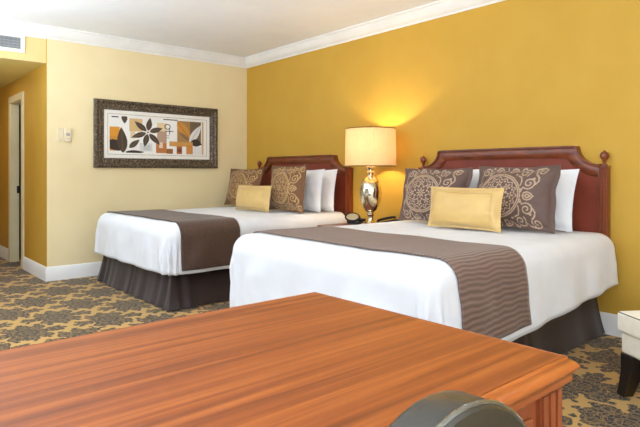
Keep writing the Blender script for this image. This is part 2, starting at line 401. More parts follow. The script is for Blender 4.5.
# ------------------------------------------------------------------ framed botanical print
def art_paint(w, h):
    """returns (h,w,3) colours; s across, t down"""
    s, t = np.meshgrid(np.linspace(0,1,w), np.linspace(0,1,h))
    img = np.empty((h,w,3)); col = lambda c: np.array(lin(c)[:3])
    img[:] = col((244,242,237)); asp = 2.45
    rng = np.random.default_rng(3)
    def rect(s0,s1,t0,t1,c,a=1.0,fade=0):
        k = ((s>=s0)&(s<=s1)&(t>=t0)&(t<=t1))*a
        if fade: k = k*np.clip(1-fade*(t-t0)/(t1-t0),0,1)
        img[:] = img*(1-k[...,None])+col(c)*k[...,None]
    def leaf(s0,t0,s1,t1,wd,c,vein=None):
        x, y = s*asp, t; ax, ay, bx, by = s0*asp, t0, s1*asp, t1
        L = math.hypot(bx-ax, by-ay); ux, uy = (bx-ax)/L, (by-ay)/L
        p = ((x-ax)*ux+(y-ay)*uy)/L; q = (-(x-ax)*uy+(y-ay)*ux)
        pr_ = np.where((p>0)&(p<1), wd*np.sin(PI*np.clip(p,0,1)**.8)**.9, -1)
        img[np.abs(q) < pr_] = col(c)
        if vein: img[(np.abs(q) < .008)&(p>0)&(p<.95)] = col(vein)
    DK, DK2, OR, TN = (74,60,46), (54,42,34), (206,132,40), (214,176,112)
    rect(.02,.085,.01,.045,(30,24,20)); leaf(.14,-.06,.145,.2,.07,DK); 
    rect(.0,.095,.3,.95,(205,140,50)); rect(.0,.095,.3,.55,(222,150,44),.8)
    rect(.19,.32,.04,.4,TN,.9); rect(.2,.25,.1,.6,(222,190,130),.7)
    leaf(.0,.66,.1,.95,.14,DK2); leaf(.13,1.,.11,.3,.12,DK,(104,86,66)); leaf(.15,.98,.34,.97,.05,DK2)
    leaf(.19,.86,.29,.62,.07,DK,(110,92,70))
    rect(.29,.42,.72,.95,(206,206,204),.6); rect(.33,.4,.76,.92,(176,180,182),.5)
    rect(.47,.57,.12,.36,(226,196,140),.8); rect(.47,.57,.36,.7,(176,132,96),.85); rect(.46,.57,.7,.99,(196,116,36),.95); rect(.49,.53,.68,.84,(240,226,200),.8)
    fc = (.375,.41)
    for a, L in ((-82,.42),(-20,.4),(-5,.3),(48,.46),(102,.42),(158,.44),(222,.44)):
        if a == -5: continue
        r = math.radians(a)
        leaf(fc[0]+.05*math.cos(r)/asp, fc[1]+.05*math.sin(r), fc[0]+L*math.cos(r)/asp, fc[1]+L*math.sin(r), .072, DK, (112,94,72))
    dd = np.hypot((s-fc[0])*asp, t-fc[1]); img[dd<.03] = col((160,140,108))
    rect(.535,.69,.0,.03,(36,30,26))
    for k in range(3):
        dd = np.hypot((s-.58)*asp, t-.22); img[(np.abs(dd-.07-.0*k)<.012)] = col((96,86,76))
    rect(.555,.645,.34,.36,(80,70,60)); rect(.598,.606,.25,.44,(80,70,60)); rect(.56,.6,.47,.485,(150,140,130)); rect(.565,.6,.53,.545,(150,140,130))
    rect(.685,.965,.03,.66,(112,92,70)); rect(.685,.83,.03,.66,(176,132,78),.9)
    leaf(.69,.06,.84,.6,.13,(206,144,62),(150,104,58)); leaf(.825,.6,.7,.35,.05,(134,104,76))
    rect(.955,1.,.0,1.,(238,234,226))
    leaf(.825,.66,.955,.12,.1,(228,226,222),(180,176,170)); leaf(.84,.62,.965,.7,.11,DK2)
    rect(.60,.86,.64,.78,(206,146,60),.95); rect(.785,.86,.74,1.,(204,130,40),.95)
    rect(.57,.64,.86,1.,(150,92,44)); rect(.68,.74,.78,1.,(160,88,40)); rect(.69,.73,.86,.94,(110,54,30))
    rect(.86,.955,.78,1.,(232,230,226)); rect(.965,.99,.02,1.,(222,188,136),.8); rect(.965,.972,.0,1.,(150,116,80))
    img *= (1+.10*(rng.random((h,w,1))-.5))
    return img
ay0, ay1, az0, az1 = -1.968, -.455, 1.17, 1.918
art = thing('framed_print', (0,(ay0+ay1)/2,az0), 'wide framed botanical print with carved dark bronze frame on cream wall', 'picture')
def rect_ring(o, i, x0, x1):
    (a0,a1,b0,b1), (c0,c1,d0,d1) = o, i
    return join(box(x0,x1,a0,a1,b0,d0), box(x0,x1,a0,a1,d1,b1), box(x0,x1,a0,c0,d0,d1), box(x0,x1,c1,a1,d0,d1))
def mitred(o, prof):
    """picture-frame moulding around rectangle o=(y0,y1,z0,z1); prof = (inset, height)"""
    y0,y1,z0,z1 = o; V, Fc = [], []
    for ins, hgt in prof:
        V += [(hgt,y0+ins,z0+ins),(hgt,y1-ins,z0+ins),(hgt,y1-ins,z1-ins),(hgt,y0+ins,z1-ins)]
    for k in range(len(prof)-1):
        for i in range(4): j=(i+1)%4; Fc.append([k*4+i,k*4+j,k*4+4+j,k*4+4+i])
    return V, Fc
fr = obj('frame', mitred((ay0,ay1,az0,az1), [(0,.001),(0,.03),(.008,.04),(.03,.045),(.05,.03),(.056,.032),(.07,.03),(.09,.02),(.1,.022),(.108,.018),(.108,.004)]), M['frame'], art)
# carved beads round the frame
bd = []
for z in (az0+.022, az1-.022):
    k = 44
    for i in range(k):
        y = ay0+.03+(ay1-ay0-.06)*i/(k-1); bd.append(lathe([(0,-.012),(.009,-.007),(.012,0),(.009,.007),(0,.012)], (.043,y,z), 6))
for y in (ay0+.022, ay1-.022):
    k = 20
    for i in range(k):
        z = az0+.05+(az1-az0-.1)*i/(k-1); bd.append(lathe([(0,-.012),(.009,-.007),(.012,0),(.009,.007),(0,.012)], (.043,y,z), 6))
obj('beading', join(*bd), M['frame'], fr, smooth=True)
ins = .108; mt = .062
obj('mat_board', rect_ring((ay0+ins,ay1-ins,az0+ins,az1-ins), (ay0+ins+mt,ay1-ins-mt,az0+ins+mt,az1-ins-mt), .004, .013), M['mat'], art)
lw = .003; o1 = ins+mt-.022
obj('mat_line', rect_ring((ay0+o1,ay1-o1,az0+o1,az1-o1), (ay0+o1+lw,ay1-o1-lw,az0+o1+lw,az1-o1-lw), .0125, .0136), M['piping'], art)
o2 = ins+mt; w_, h_ = 340, 130
V = [(.008, ay0+o2+(ay1-ay0-2*o2)*i/(w_-1), az1-o2-(az1-az0-2*o2)*j/(h_-1)) for j in range(h_) for i in range(w_)]
Fc = [[j*w_+i, j*w_+i+1, (j+1)*w_+i+1, (j+1)*w_+i] for j in range(h_-1) for i in range(w_-1)]
pr_ = obj('print', (V, Fc), M['print'], art)
def paint(o, cols):
    a = o.data.color_attributes.new('paint', 'FLOAT_COLOR', 'POINT')
    c4 = np.ones((len(o.data.vertices), 4), np.float32); c4[:, :3] = cols; a.data.foreach_set('color', c4.ravel())
paint(pr_, art_paint(w_, h_).reshape(-1,3))

# ------------------------------------------------------------------ beds
class Cloth:
    """maps flat cloth coordinates onto a made bed: top, foot drop, side drops with rounded edges"""
    def __init__(s, x0, x1, yf, zt, R=.1, seed=0, flare=.05, drop=(1,1)):
        s.xc=(x0+x1)/2; s.ai=(x1-x0)/2-R; s.yi=yf+R; s.zt=zt; s.R=R; s.seed=seed; s.flare=flare; s.q=R*PI/2; s.drop=drop; s.yf=yf
    def pt(s, u, v, e=0.0):
        R=s.R; sg = 1 if u>=s.xc else -1
        du=max(0,abs(u-s.xc)-s.ai); dv=max(0,s.yi-v); d=max(du,dv)
        w = noise.noise(Vector((u*2.2+s.seed, v*2.2, 1.3)))
        w2 = noise.noise(Vector((u*7+s.seed, v*5, 4.1)))
        x = min(max(u, s.xc-s.ai), s.xc+s.ai); y = max(v, s.yi)
        if d == 0: return (x, y, s.zt+e+.006*w+.003*w2)
        th=math.atan2(dv,du)
        if d < s.q:
            a=d/R; o=(R+e)*math.sin(a); z=s.zt-R+(R+e)*math.cos(a)+(.006*w+.003*w2)*math.cos(a)
        else:
            k=d-s.q
            if du >= dv: k *= s.drop[0]+(s.drop[1]-s.drop[0])*min(1,max(0,y/s.yf))
            else: k *= 1+(s.drop[1]-1)*max(0,1-abs(dv-du)/.15)
            o=R+e+(.015 if dv>du else (s.flare if sg>0 else s.flare*-.3))*k; z=s.zt-R-k
            along = (v if du>dv else u)
            if du > .02 and dv > .02: o += min(1,k/.1)*.010*math.sin(th*14+s.seed)
            o += min(1,k/.12)*max(-.006,.011*math.sin(along*15+3*w+s.seed)+.014*w2+.010*w)
        return (x+sg*o*math.cos(th), y-o*math.sin(th), z)
    def sheet(s, u0, u1, v0, v1, step, e=0.0, jag=0):
        nu=max(2,int((u1-u0)/step)); nv=max(2,int((v1-v0)/step)); V=[]
        for j in range(nv+1):
            for i in range(nu+1):
                V.append(s.pt(u0+(u1-u0)*i/nu, v0+(v1-v0)*j/nv + jag*noise.noise(Vector((i*step*3, 7+s.seed, 0)))*(1-abs(2*j/nv-1)*0), e))
        n=nu+1
        return V, [[j*n+i, j*n+i+1, (j+1)*n+i+1, (j+1)*n+i] for j in range(nv) for i in range(nu)]
def solid(o, t, off=-1):
    md = o.modifiers.new('solid', 'SOLIDIFY'); md.thickness = t; md.offset = off

def skirt_geo(x0, x1, yf, z0, z1):
    pts = []
    def line(a, b, nseg):
        for k in range(nseg): t=k/nseg; pts.append((a[0]+(b[0]-a[0])*t, a[1]+(b[1]-a[1])*t))
    line((x0,-.03),(x0,yf),110); line((x0,yf),(x1,yf),110); line((x1,yf),(x1,-.03),110); pts.append((x1,-.03))
    cx, cy = (x0+x1)/2, (yf-.06)/2; V=[]; rows=8; L=len(pts)
    for r in range(rows+1):
        t=r/rows; z=z1+(z0-z1)*t
        for k,(x,y) in enumerate(pts):
            nx = -1 if x<=x0+1e-6 else (1 if x>=x1-1e-6 else 0); ny = -1 if y<=yf+1e-6 else 0
            a = x if ny and not nx else y
            # distance to nearest kick pleat (corners and middle of each run)
            dc = min(math.hypot(x-c[0], y-c[1]) for c in ((x0,yf),(x1,yf)))
            dm = min(abs(x-cx) if ny else 9, abs(y-cy) if nx else 9)
            pl = .024*t*math.cos(dc*46)*math.exp(-dc*7)
            pl -= .012*t*math.exp(-(dm/.02)**2)
            pl += t*(.007*math.sin(a*19+2*math.sin(a*5))+.005*noise.noise(Vector((x*7,y*7,z*2))))
            ln = math.hypot(nx,ny) or 1
            V.append((x+nx/ln*(pl+.068*t*t), y+ny/ln*(pl+.068*t*t), z))
    return V, [[r*L+k, r*L+k+1, (r+1)*L+k+1, (r+1)*L+k] for r in range(rows) for k in range(L-1)]

def outline(x0, x1, zs, zt, r, inset=0):
    """headboard top outline from left to right, concave quarter-round shoulders"""
    n=14; P=[]
    R = r+inset
    for k in range(n+1):       # left shoulder, arc centred on the outer corner (x0, zt)
        a = -PI/2+PI/2*k/n
        P.append((x0+ R*math.cos(a) if True else 0, zt+R*math.sin(a)))
    return P
def headboard(bed, x0, x1, kx):
    pw=.054; zs, zt = 1.163, 1.298
    hb = obj('headboard', ([], []), M['cherry'], bed)
    # frame: outer outline and inset inner outline
    xi0, xi1 = x0+pw, x1-pw; r=.135; fl=.028; w=.075
    def arcs(rr, zt_, xl, xr, zlo):
        P=[(xl,zlo),(xl,zt-rr)] if zt-rr > zlo else [(xl,zlo)]
        n=14
        left=[(xi0+kx*rr*math.cos(-PI/2+PI/2*k/n), zt+rr*math.sin(-PI/2+PI/2*k/n)) for k in range(n+1)]
        left=[(max(p[0],xl), min(p[1],zt_)) for p in left]
        right=[(xi0+xi1-p[0], p[1]) for p in reversed(left)]
        return left, right
    lo, ro = arcs(r, zt, xi0, xi1, .3)
    lo = lo+[(xi0+kx*r+fl, zt)]; ro = [(xi1-kx*r-fl, zt)]+ro
    lo[-2] = (xi0+kx*r, zt-.004); ro[1] = (xi1-kx*r, zt-.004)
    outer = [(xi0,.47)]+lo+ro+[(xi1,.47)]
    rr=r+w; n=14
    a_max = math.asin(max(-1, min(1, (zt-w-zt)/rr)))       # where the inner arc meets the lower side of the top rail
    a_min = -math.acos(.012/rr)
    li=[(xi0+(kx-.05)*rr*math.cos(a_min+(a_max-a_min)*k/n), zt+rr*math.sin(a_min+(a_max-a_min)*k/n)) for k in range(n+1)]
    li=li+[(max(li[-1][0]+.01, xi0+kx*r+fl+.03), zt-w)]
    ri=[(xi0+xi1-p[0],p[1]) for p in reversed(li)]
    inner=[(xi0+.013,.47)]+li+ri+[(xi1-.013,.47)]
    V=[]; Fc=[]; n=len(outer)
    # lip: bevelled inner edge steps back to the panel
    inn2=[(p[0],p[1]) for p in inner]
    for y,lst in ((-.012,outer),(-.052,outer),(-.058,[(o[0]*.88+i[0]*.12,o[1]*.88+i[1]*.12) for o,i in zip(outer,inner)]),(-.058,[(o[0]*.2+i[0]*.8,o[1]*.2+i[1]*.8) for o,i in zip(outer,inner)]),(-.05,inner),(-.012,inner)):
        V += [(p[0],y,p[1]) for p in lst]
    for k in range(5):
        for i in range(n-1): Fc.append([k*n+i,k*n+i+1,(k+1)*n+i+1,(k+1)*n+i])
    hb2 = obj('frame_rail', (V,Fc), M['cherry'], hb, smooth=True)
    # cap strip over the top edge
    cap=[]; 
    for y0_,y1_,d0,d1 in ((-.066,-.008,-.001,.011),):
        oo=[(p[0],p[1]) for p in outer[1:-1]]
        def offs(P,dist):
            Q=[]
            for k,p in enumerate(P):
                a=P[max(k-1,0)]; b=P[min(k+1,len(P)-1)]; t=Vector((b[0]-a[0],b[1]-a[1])).normalized(); Q.append((p[0]-t.y*dist,p[1]+t.x*dist))
            return Q
        A=offs(oo,d0); B=offs(oo,d1); m=len(A)
        VV=[(p[0],y0_,p[1]) for p in A]+[(p[0],y0_,p[1]) for p in B]+[(p[0],y1_,p[1]) for p in B]+[(p[0],y1_,p[1]) for p in A]
        FF=[]
        for k in range(4):
            for i in range(m-1): FF.append([k*m+i,k*m+i+1,((k+1)%4)*m+i+1,((k+1)%4)*m+i])
        FF += [[0,m,2*m,3*m],[m-1,2*m-1,3*m-1,4*m-1]]
        cap.append((VV,FF))
    obj('cap_moulding', join(*cap), M['cherry'], hb, smooth=True)
    obj('panel', extrude([(p[0]*1.0,p[1]) for p in [(xi0+.002,.47)]+[(p[0]-.011,p[1]+.012) for p in li]+[(p[0]+.011,p[1]+.012) for p in ri]+[(xi1-.002,.47)]], 'y', -.04, -.014), M['panel'], hb)
    obj('lower_board', box(xi0,xi1,-.05,-.012,.42,.48), M['cherry'], hb)
    for xa in (x0, x1-pw):
        # fluted square post
        pf=[]; k=3
        ya,yb=-.066,-.006
        pf=[(xa,yb),(xa,ya)]
        for i in range(k):
            c=xa+pw*(i+.5)/k; g=pw/k*.32
            pf += [(c-g,ya),(c-g*.5,ya+.006),(c+g*.5,ya+.006),(c+g,ya)]
        pf += [(xa+pw,ya),(xa+pw,yb)]
        p = obj('post', extrude(pf,'z',.42,1.15), M['cherry_post'], hb)
        pc=(xa+pw/2,-.036,1.15)
        obj('post_cap', box(xa-.005,xa+pw+.005,-.071,-.002,1.15,1.164), M['cherry_post'], hb, bevel=.003)
        obj('finial', lathe([(.02,.014),(.02,.02),(.011,.026),(.009,.036),(.016,.044),(.012,.05),(.02,.058),(.0285,.074),(.029,.086),(.024,.1),(.013,.11),(.006,.114),(.004,.119),(0,.121)], pc, 24), M['cherry_post'], hb, smooth=True)
    return hb

def make_bed(x0, x1, hx0, hx1, yf, zt, label, seed):
    bed = thing('bed', ((x0+x1)/2, yf/2, 0), label, 'bed', 'pair of hotel beds')
    bs = obj('box_spring', box(x0+.05, x1-.05, yf+.06, -.075, .06, .38), M['carcass'], bed, bevel=.03)
    obj('mattress', box(x0+.07, x1-.07, yf+.09, -.08, .382, zt-.05), M['carcass'], bed, bevel=.06, seg=4)
    sk = obj('bed_skirt', skirt_geo(x0+.055, x1-.055, yf+.05, .012, .42), M['skirt'], bed, smooth=True)
    headboard(bed, hx0, hx1, 1.42 if seed == 1 else 1.18)
    return bed
YF=-2.02
make_bed(.325, 1.97, .31, 2.005, YF, .7, 'bed nearest the picture wall with cherry headboard and dark pleated skirt', 1)
make_bed(2.92, 4.50, 2.918, 4.535, YF, .7, 'bed closest to the desk with cherry headboard and dark pleated skirt', 2)
def make_duvet(x0,x1,seed,hs,hf,label, R=.11, flare=.05, drop=(1,1)):
    c = Cloth(x0,x1,YF-.035,.705,R,seed,flare,drop)
    ls=c.q+hs; lf=c.q+hf
    o = obj('duvet', c.sheet(c.xc-c.ai-ls, c.xc+c.ai+ls, c.yi-lf, -.10, .022), M['linen'], None, smooth=True)
    solid(o,.014); tag(o, label, 'duvet', 'white duvets'); return c
cL = make_duvet(.30, 2.01, 3.0, .30, .30, 'white duvet on the bed nearest the picture wall')
cR = make_duvet(2.895, 4.60, 8.0, .25, .37, 'white duvet on the bed closest to the desk', flare=.09, drop=(.85,1.5))
def make_runner(c, ya, yb, hs, mat, label, seed):
    ls=c.q+hs
    o = obj('bed_runner', c.sheet(c.xc-c.ai-ls, c.xc+c.ai+ls, ya, yb, .02, .012), mat, None, smooth=True)
    # flat cloth coordinates drive the ribs
    nu=max(2,int(2*(c.ai+ls)/.02)); a=o.data.attributes.new('flat','FLOAT_VECTOR','POINT'); nn=len(o.data.vertices)//(nu+1)
    fl=np.zeros((nn,nu+1,3),np.float32); fl[:,:,0]=np.linspace(0,2*(c.ai+ls),nu+1)[None,:]; fl[:,:,1]=np.linspace(ya,yb,nn)[:,None]
    a.data.foreach_set('vector',fl.ravel())
    solid(o,.006); tag(o, label, 'bed runner', 'bed runners'); return o
make_runner(cL, -1.95, -1.39, .27, M['runner_shaded'], 'plain brown runner, colour darkened for shade, across the foot of the bed nearest the picture wall', 1)
make_runner(cR, -1.88, -1.28, .215, M['runner_ribbed'], 'taupe ribbed runner across the foot of the bed closest to the desk', 2)

# ------------------------------------------------------------------ pillows
def pillow_geo(w, h, T, nu=40, nv=30, pinch=.05, flange=0.0, power=.5, seed=0, back=True):
    """upright pillow in local x (width), z (height, base at 0), thickness along y; front faces -y"""
    V, Fc = [], []
    idx = {}
    def P(i, j, side):
        u=-1+2*i/nu; v=-1+2*j/nv
        fx=1-flange/(w/2); fz=1-flange/(h/2)
        uu=min(1,abs(u)/fx); vv=min(1,abs(v)/fz)
        prof=((1-uu**3.0)*(1-vv**3.0))
        t=T/2*max(0,prof)**power
        x=w/2*u*(1-pinch*(1-v*v)); z=h/2+h/2*v*(1-pinch*(1-u*u))
        wr=noise.noise(Vector((u*2.3+seed,v*2.3,side*3)))*.012*min(1,t*20)
        wr+=noise.noise(Vector((u*6+seed,v*6,side*5+2)))*.004
        if flange>.03:
            x+=.014*noise.noise(Vector((v*2.1,u*1.2+seed,9)))*abs(u)**2; z+=.016*noise.noise(Vector((u*2.4+seed,v,5)))*max(0,v)**2
            wr-=.05*max(0,abs(u)*abs(v)-.72)*(1 if u>0 else .3)*(v>0)*2
        return (x, -side*(t+.002)+(wr if t>0 else wr*.6), z)
    for side in ((1,-1) if back else (1,)):
        for j in range(nv+1):
            for i in range(nu+1):
                edge = i in (0,nu) or j in (0,nv)
                if side==-1 and edge: idx[(i,j,-1)] = idx[(i,j,1)]; continue
                p=P(i,j,side)
                if edge: p=(p[0], p[1]+.002, p[2])
                idx[(i,j,side)]=len(V); V.append(p)
    for side in ((1,-1) if back else (1,)):
        for j in range(nv):
            for i in range(nu):
                q=[idx[(i,j,side)],idx[(i+1,j,side)],idx[(i+1,j+1,side)],idx[(i,j+1,side)]]
                Fc.append(q if side==1 else q[::-1])
    return V, Fc
def seg_dist(X, Y, pts):
    d=np.full(X.shape, 9.0)
    for (ax,ay),(bx,by) in zip(pts[:-1],pts[1:]):
        vx,vy=bx-ax,by-ay; L=vx*vx+vy*vy+1e-9
        t=np.clip(((X-ax)*vx+(Y-ay)*vy)/L,0,1); d=np.minimum(d,np.hypot(X-ax-t*vx,Y-ay-t*vy))
    return d
def spiral(cx,cy,r,turns,a0,dirn=1,n=26):
    return [(cx+r*(1-.85*k/n)*math.cos(a0+dirn*2*PI*turns*k/n), cy+r*(1-.85*k/n)*math.sin(a0+dirn*2*PI*turns*k/n)) for k in range(n+1)]
def sham_mask(X, Y, mx, aspect):
    """X 0..aspect, Y 0..1 ; embroidered medallion with scrolls"""
    m=np.zeros(X.shape)
    c=(mx,.5); r=np.hypot(X-c[0],Y-c[1]); th=np.arctan2(Y-c[1],X-c[0])
    wd=.011
    for R in (.355,.325): m=np.maximum(m,(np.abs(r-R)<wd*.9))
    m=np.maximum(m,(np.abs(r-.275-.02*np.cos(16*th))<wd*.8))
    # ring of florets and a centre rosette
    def floret(fx,fy,R,k,ph=0):
        rr=np.hypot(X-fx,Y-fy); tt=np.arctan2(Y-fy,X-fx)
        a=(rr<R*(.62+.38*np.cos(k*(tt-ph))))&(rr>R*.28)
        return a|(rr<R*.14)
    for k in range(8):
        a=2*PI*k/8; m=np.maximum(m,floret(c[0]+.195*math.cos(a),c[1]+.195*math.sin(a),.062,5,a))
        a+=PI/8; m=np.maximum(m,np.hypot(X-c[0]-.245*math.cos(a),Y-c[1]-.245*math.sin(a))<.016)
        m=np.maximum(m,np.hypot(X-c[0]-.13*math.cos(a),Y-c[1]-.13*math.sin(a))<.02)
    m=np.maximum(m,floret(c[0],c[1],.1,8))
    # scrolls to the right and in the corners, mirrored top and bottom
    wd = .0095
    for sy in (1,-1):
        yy=lambda v: .5+sy*(v-.5)
        for cx,cy,R,tn,a0,dr in ((mx+.475,.705,.10,1.6,-PI*.75,1),(mx+.36,.885,.085,1.5,-PI*.25,1),(mx+.60,.90,.075,1.4,PI*1.1,-1),
                              (mx+.14,.925,.06,1.4,0,1),(mx-.09,.93,.058,1.4,PI,-1),(mx-.30,.88,.09,1.6,-PI*.2,1),(mx-.42,.66,.07,1.4,PI/2,-1)):
            sp=spiral(cx,cy,R,tn,a0,dr)
            m=np.maximum(m,seg_dist(X,Y,[(x,yy(y)) for x,y in sp])<wd)
        for pts in (((mx+.40,.5),(mx+.42,.545),(mx+.47,.565),(mx+.52,.545),(mx+.56,.5)),((mx+.43,.5),(mx+.47,.53),(mx+.52,.5)),
                    ((mx+.37,.56),(mx+.385,.60),(mx+.405,.635)),((mx+.345,.66),(mx+.36,.74),(mx+.34,.80),(mx+.28,.83)),
                    ((mx+.56,.68),(mx+.60,.74),(mx+.59,.80),(mx+.54,.85)),((mx+.44,.90),(mx+.49,.95),(mx+.55,.96)),
                    ((mx+.2,.9),(mx+.25,.93),(mx+.28,.97)),((mx+.0,.885),(mx+.03,.93),(mx+.03,.98)),((mx-.2,.82),(mx-.17,.88),(mx-.16,.95)),
                    ((mx-.4,.74),(mx-.39,.80),(mx-.36,.83))):
            m=np.maximum(m,seg_dist(X,Y,[(x,yy(y)) for x,y in pts])<wd)
        for x,y in ((mx+.365,.60),(mx+.31,.97),(mx+.53,.78),(mx+.24,.85),(mx-.36,.56),(mx-.2,.97)):
            m=np.maximum(m,np.hypot((X-x),(Y-yy(y))*1.3)<.02)
    return m
SW, SH = .66, .50
def sham_mesh(name, mx, thread, cloth, seed):
    nu, nv = 168, 126
    V, Fc = pillow_geo(SW, SH, .17, nu, nv, .065, .035, .55, seed)
    me=bpy.data.meshes.new(name); me.from_pydata(V,[],Fc)
    for p in me.polygons: p.use_smooth=True
    A=SW/SH; n0=(nu+1)*(nv+1)
    X,Y=np.meshgrid(np.linspace(0,A,nu+1),np.linspace(0,1,nv+1))
    m=sham_mask(X,Y,mx,A).reshape(-1).astype(float)
    cols=np.empty((len(V),3)); cols[:]=lin(cloth)[:3]
    cols[:n0]=cols[:n0]*(1-m[:,None])+np.array(lin(thread)[:3])*m[:,None]
    a=me.color_attributes.new('paint','FLOAT_COLOR','POINT'); c4=np.ones((len(V),4),np.float32); c4[:,:3]=cols; a.data.foreach_set('color',c4.ravel())
    me.materials.append(M['sham']); return me
def place(o, x, y, z, lean, rz=0, roll=0):
    o.location=(x,y,z); o.rotation_euler=(-math.radians(lean), math.radians(roll), math.radians(rz)); return o
sham_r = sham_mesh('damask_sham', .50, (186,158,130), (98,74,64), 0)
sham_lamp_tinted = sham_mesh('damask_sham', .62, (196,158,102), (120,80,44), 3)  # copy of the same cloth with the lamp's warmth put into its colours
def sham(me, label, grp, *a):
    o=bpy.data.objects.new('damask_sham', me); C.objects.link(o); tag(o,label,'pillow',grp); return place(o,*a)
ZB=.716
sham(sham_r, 'grey brown embroidered sham left of the gold pillow on the bed closest to the desk', 'brown damask shams', 3.355,-.46,ZB,13,3).scale.z=.90
sham(sham_r, 'grey brown embroidered sham right of the gold pillow on the bed closest to the desk', 'brown damask shams', 4.045,-.46,ZB,12,-3).scale.z=.92
sham(sham_lamp_tinted, 'lamp-tinted brown embroidered sham at the picture wall end, half behind another', 'brown damask shams', .46,-.40,ZB,13,4).scale.z=.93
sham(sham_lamp_tinted, 'lamp-tinted brown embroidered sham in front of the white pillows on bed nearest picture wall', 'brown damask shams', 1.60,-.58,ZB,5,-4).scale.z=.96
wp = pillow_geo(.66,.44,.13,40,30,.06,0.02,.5,5)
def white(label, *a):
    o=obj('white_pillow', wp, M['pillow_white'], None, smooth=True); tag(o,label,'pillow','white pillows'); return place(o,*a)
white('white pillow behind the left brown sham on the bed closest to the desk', 3.385,-.26,ZB,10,0)
white('white pillow behind the right brown sham on the bed closest to the desk', 4.06,-.26,ZB,12,0,1)
white('front one of two white pillows leaning on the left bed headboard', 1.62,-.39,ZB,7,-2)
white('rear white pillow nearest the headboard post on bed by the picture wall', 1.63,-.235,ZB,7,0)
def gold(w,h,label,*a):
    o=obj('lumbar_pillow', pillow_geo(w,h,.14,44,26,.045,.012,.5,9), M['gold_satin'], None, smooth=True); tag(o,label,'pillow','gold lumbar pillows'); place(o,*a)
    n=40; pts=[]
    nu,nv=44,26
    # stitched border seam a little inside the edge, on the front face
    f=.8; g=.72
    def surf(u,v):
        fx=1-.012/(w/2); fz=1-.012/(h/2)
        t=.07*max(0,(1-min(1,abs(u)/fx)**3)*(1-min(1,abs(v)/fz)**3))**.5
        return (w/2*u*(1-.045*(1-v*v)), -t-.006, h/2+h/2*v*(1-.045*(1-u*u)))
    for k in range(n): pts.append(surf(-f+2*f*k/n,-g))
    for k in range(n): pts.append(surf(f,-g+2*g*k/n))
    for k in range(n): pts.append(surf(f-2*f*k/n,g))
    for k in range(n): pts.append(surf(-f,g-2*g*k/n))
    obj('seam', tube(pts,.003,5,True), M['gold_satin'], o, smooth=True, local=True)
    return o
gold(.60,.30,'gold satin lumbar pillow on the bed closest to the desk',3.80,-.68,ZB,9,2)
gold(.60,.27,'gold satin lumbar pillow on the bed nearest the picture wall',1.25,-.76,ZB,8,2)

# ------------------------------------------------------------------ nightstand, lamp and small things
nx0,nx1,ny0,ny1,nz = 2.17,2.72,-.60,-.02,.62
ns = thing('nightstand', ((nx0+nx1)/2,(ny0+ny1)/2,0), 'cherry nightstand between the two beds, mostly hidden', 'nightstand')
obj('top', box(nx0-.02,nx1+.02,ny0-.02,ny1,nz-.03,nz), M['cherry'], ns, bevel=.006)
obj('case', box(nx0,nx1,ny0,ny1,.12,nz-.0305), M['cherry_post'], ns)
for k in range(2):
    d = obj('drawer', box(nx0+.03,nx1-.03,ny0-.015,ny0-.0005,.15+k*.22,.34+k*.22), M['cherry'], ns, bevel=.004)
    obj('knob', lathe([(0,0),(.012,0),(.006,.008),(.014,.016),(.01,.022),(0,.024)], (0,0,0),16), M['brass'], d, local=True, smooth=True)
    kn=d.children[0]; kn.location=Vector(((nx0+nx1)/2,ny0-.0155,.245+k*.22))-wloc(ns); kn.rotation_euler=(PI/2,0,0)
for x in (nx0,nx1-.045):
    for y in (ny0,ny1-.045): obj('leg', box(x,x+.045,y,y+.045,0,.1195), M['cherry_post'], ns)

lx,ly = 2.53,-.29
lamp = thing('table_lamp', (lx,ly,nz), 'lit table lamp with mercury glass egg body and cream drum shade on nightstand', 'lamp')
obj('base', box(lx-.062,lx+.062,ly-.062,ly+.062,nz+.0005,nz+.022), M['glass_base'], lamp, bevel=.004)
lb=(lx,ly,nz)
obj('foot', lathe([(.055,.0225),(.055,.03),(.036,.04),(.026,.055),(.024,.085),(.03,.1),(.034,.108),(.03,.116),(.034,.122)],lb,36), M['mercury'], lamp, smooth=True)
eg=[]
for k in range(25):
    t=k/24; a=PI*t
    r=.103*math.sin(a)**.92*(1+.06*math.cos(a)*-1) if 0<k<24 else .0
    eg.append((max(r,.03), .1225+.345*(1-math.cos(a))/2))
obj('body', lathe(eg,lb,48), M['mercury'], lamp, smooth=True)
obj('neck', lathe([(.03,.468),(.022,.474),(.03,.485),(.038,.498),(.034,.508),(.022,.516),(.026,.522),(.042,.535),(.044,.545),(.03,.553),(.014,.56),(.012,.60)],lb,32), M['mercury'], lamp, smooth=True)
zs0,zs1 = 1.178-nz, 1.522-nz
shn=64
def drum(r0,r1,z0,z1,n=64):
    V=[];
    for r,z in ((r0,z0),(r1,z1)):
        for i in range(n): a=2*PI*i/n; V.append((lx+r*math.cos(a),ly+r*math.sin(a),nz+z))
    return V,[[i,(i+1)%n,n+(i+1)%n,n+i] for i in range(n)]
sh=obj('lamp_shade', drum(.238,.232,zs0,zs1), M['shade'], lamp, smooth=True)
for nm,r,z in (('trim_ring',.2385,zs0),('trim_ring',.2325,zs1)):
    obj(nm, tube([(lx+r*math.cos(2*PI*i/64),ly+r*math.sin(2*PI*i/64),nz+z) for i in range(64)],.004,6,True), M['brass'], sh, smooth=True)
obj('harp', join(tube([(lx+.06*math.sin(PI*k/16)*1.0,ly,nz+.60+.30*k/16) for k in range(17)],.0025,6), tube([(lx-.06*math.sin(PI*k/16),ly,nz+.60+.30*k/16) for k in range(17)],.0025,6)), M['brass'], lamp, smooth=True)
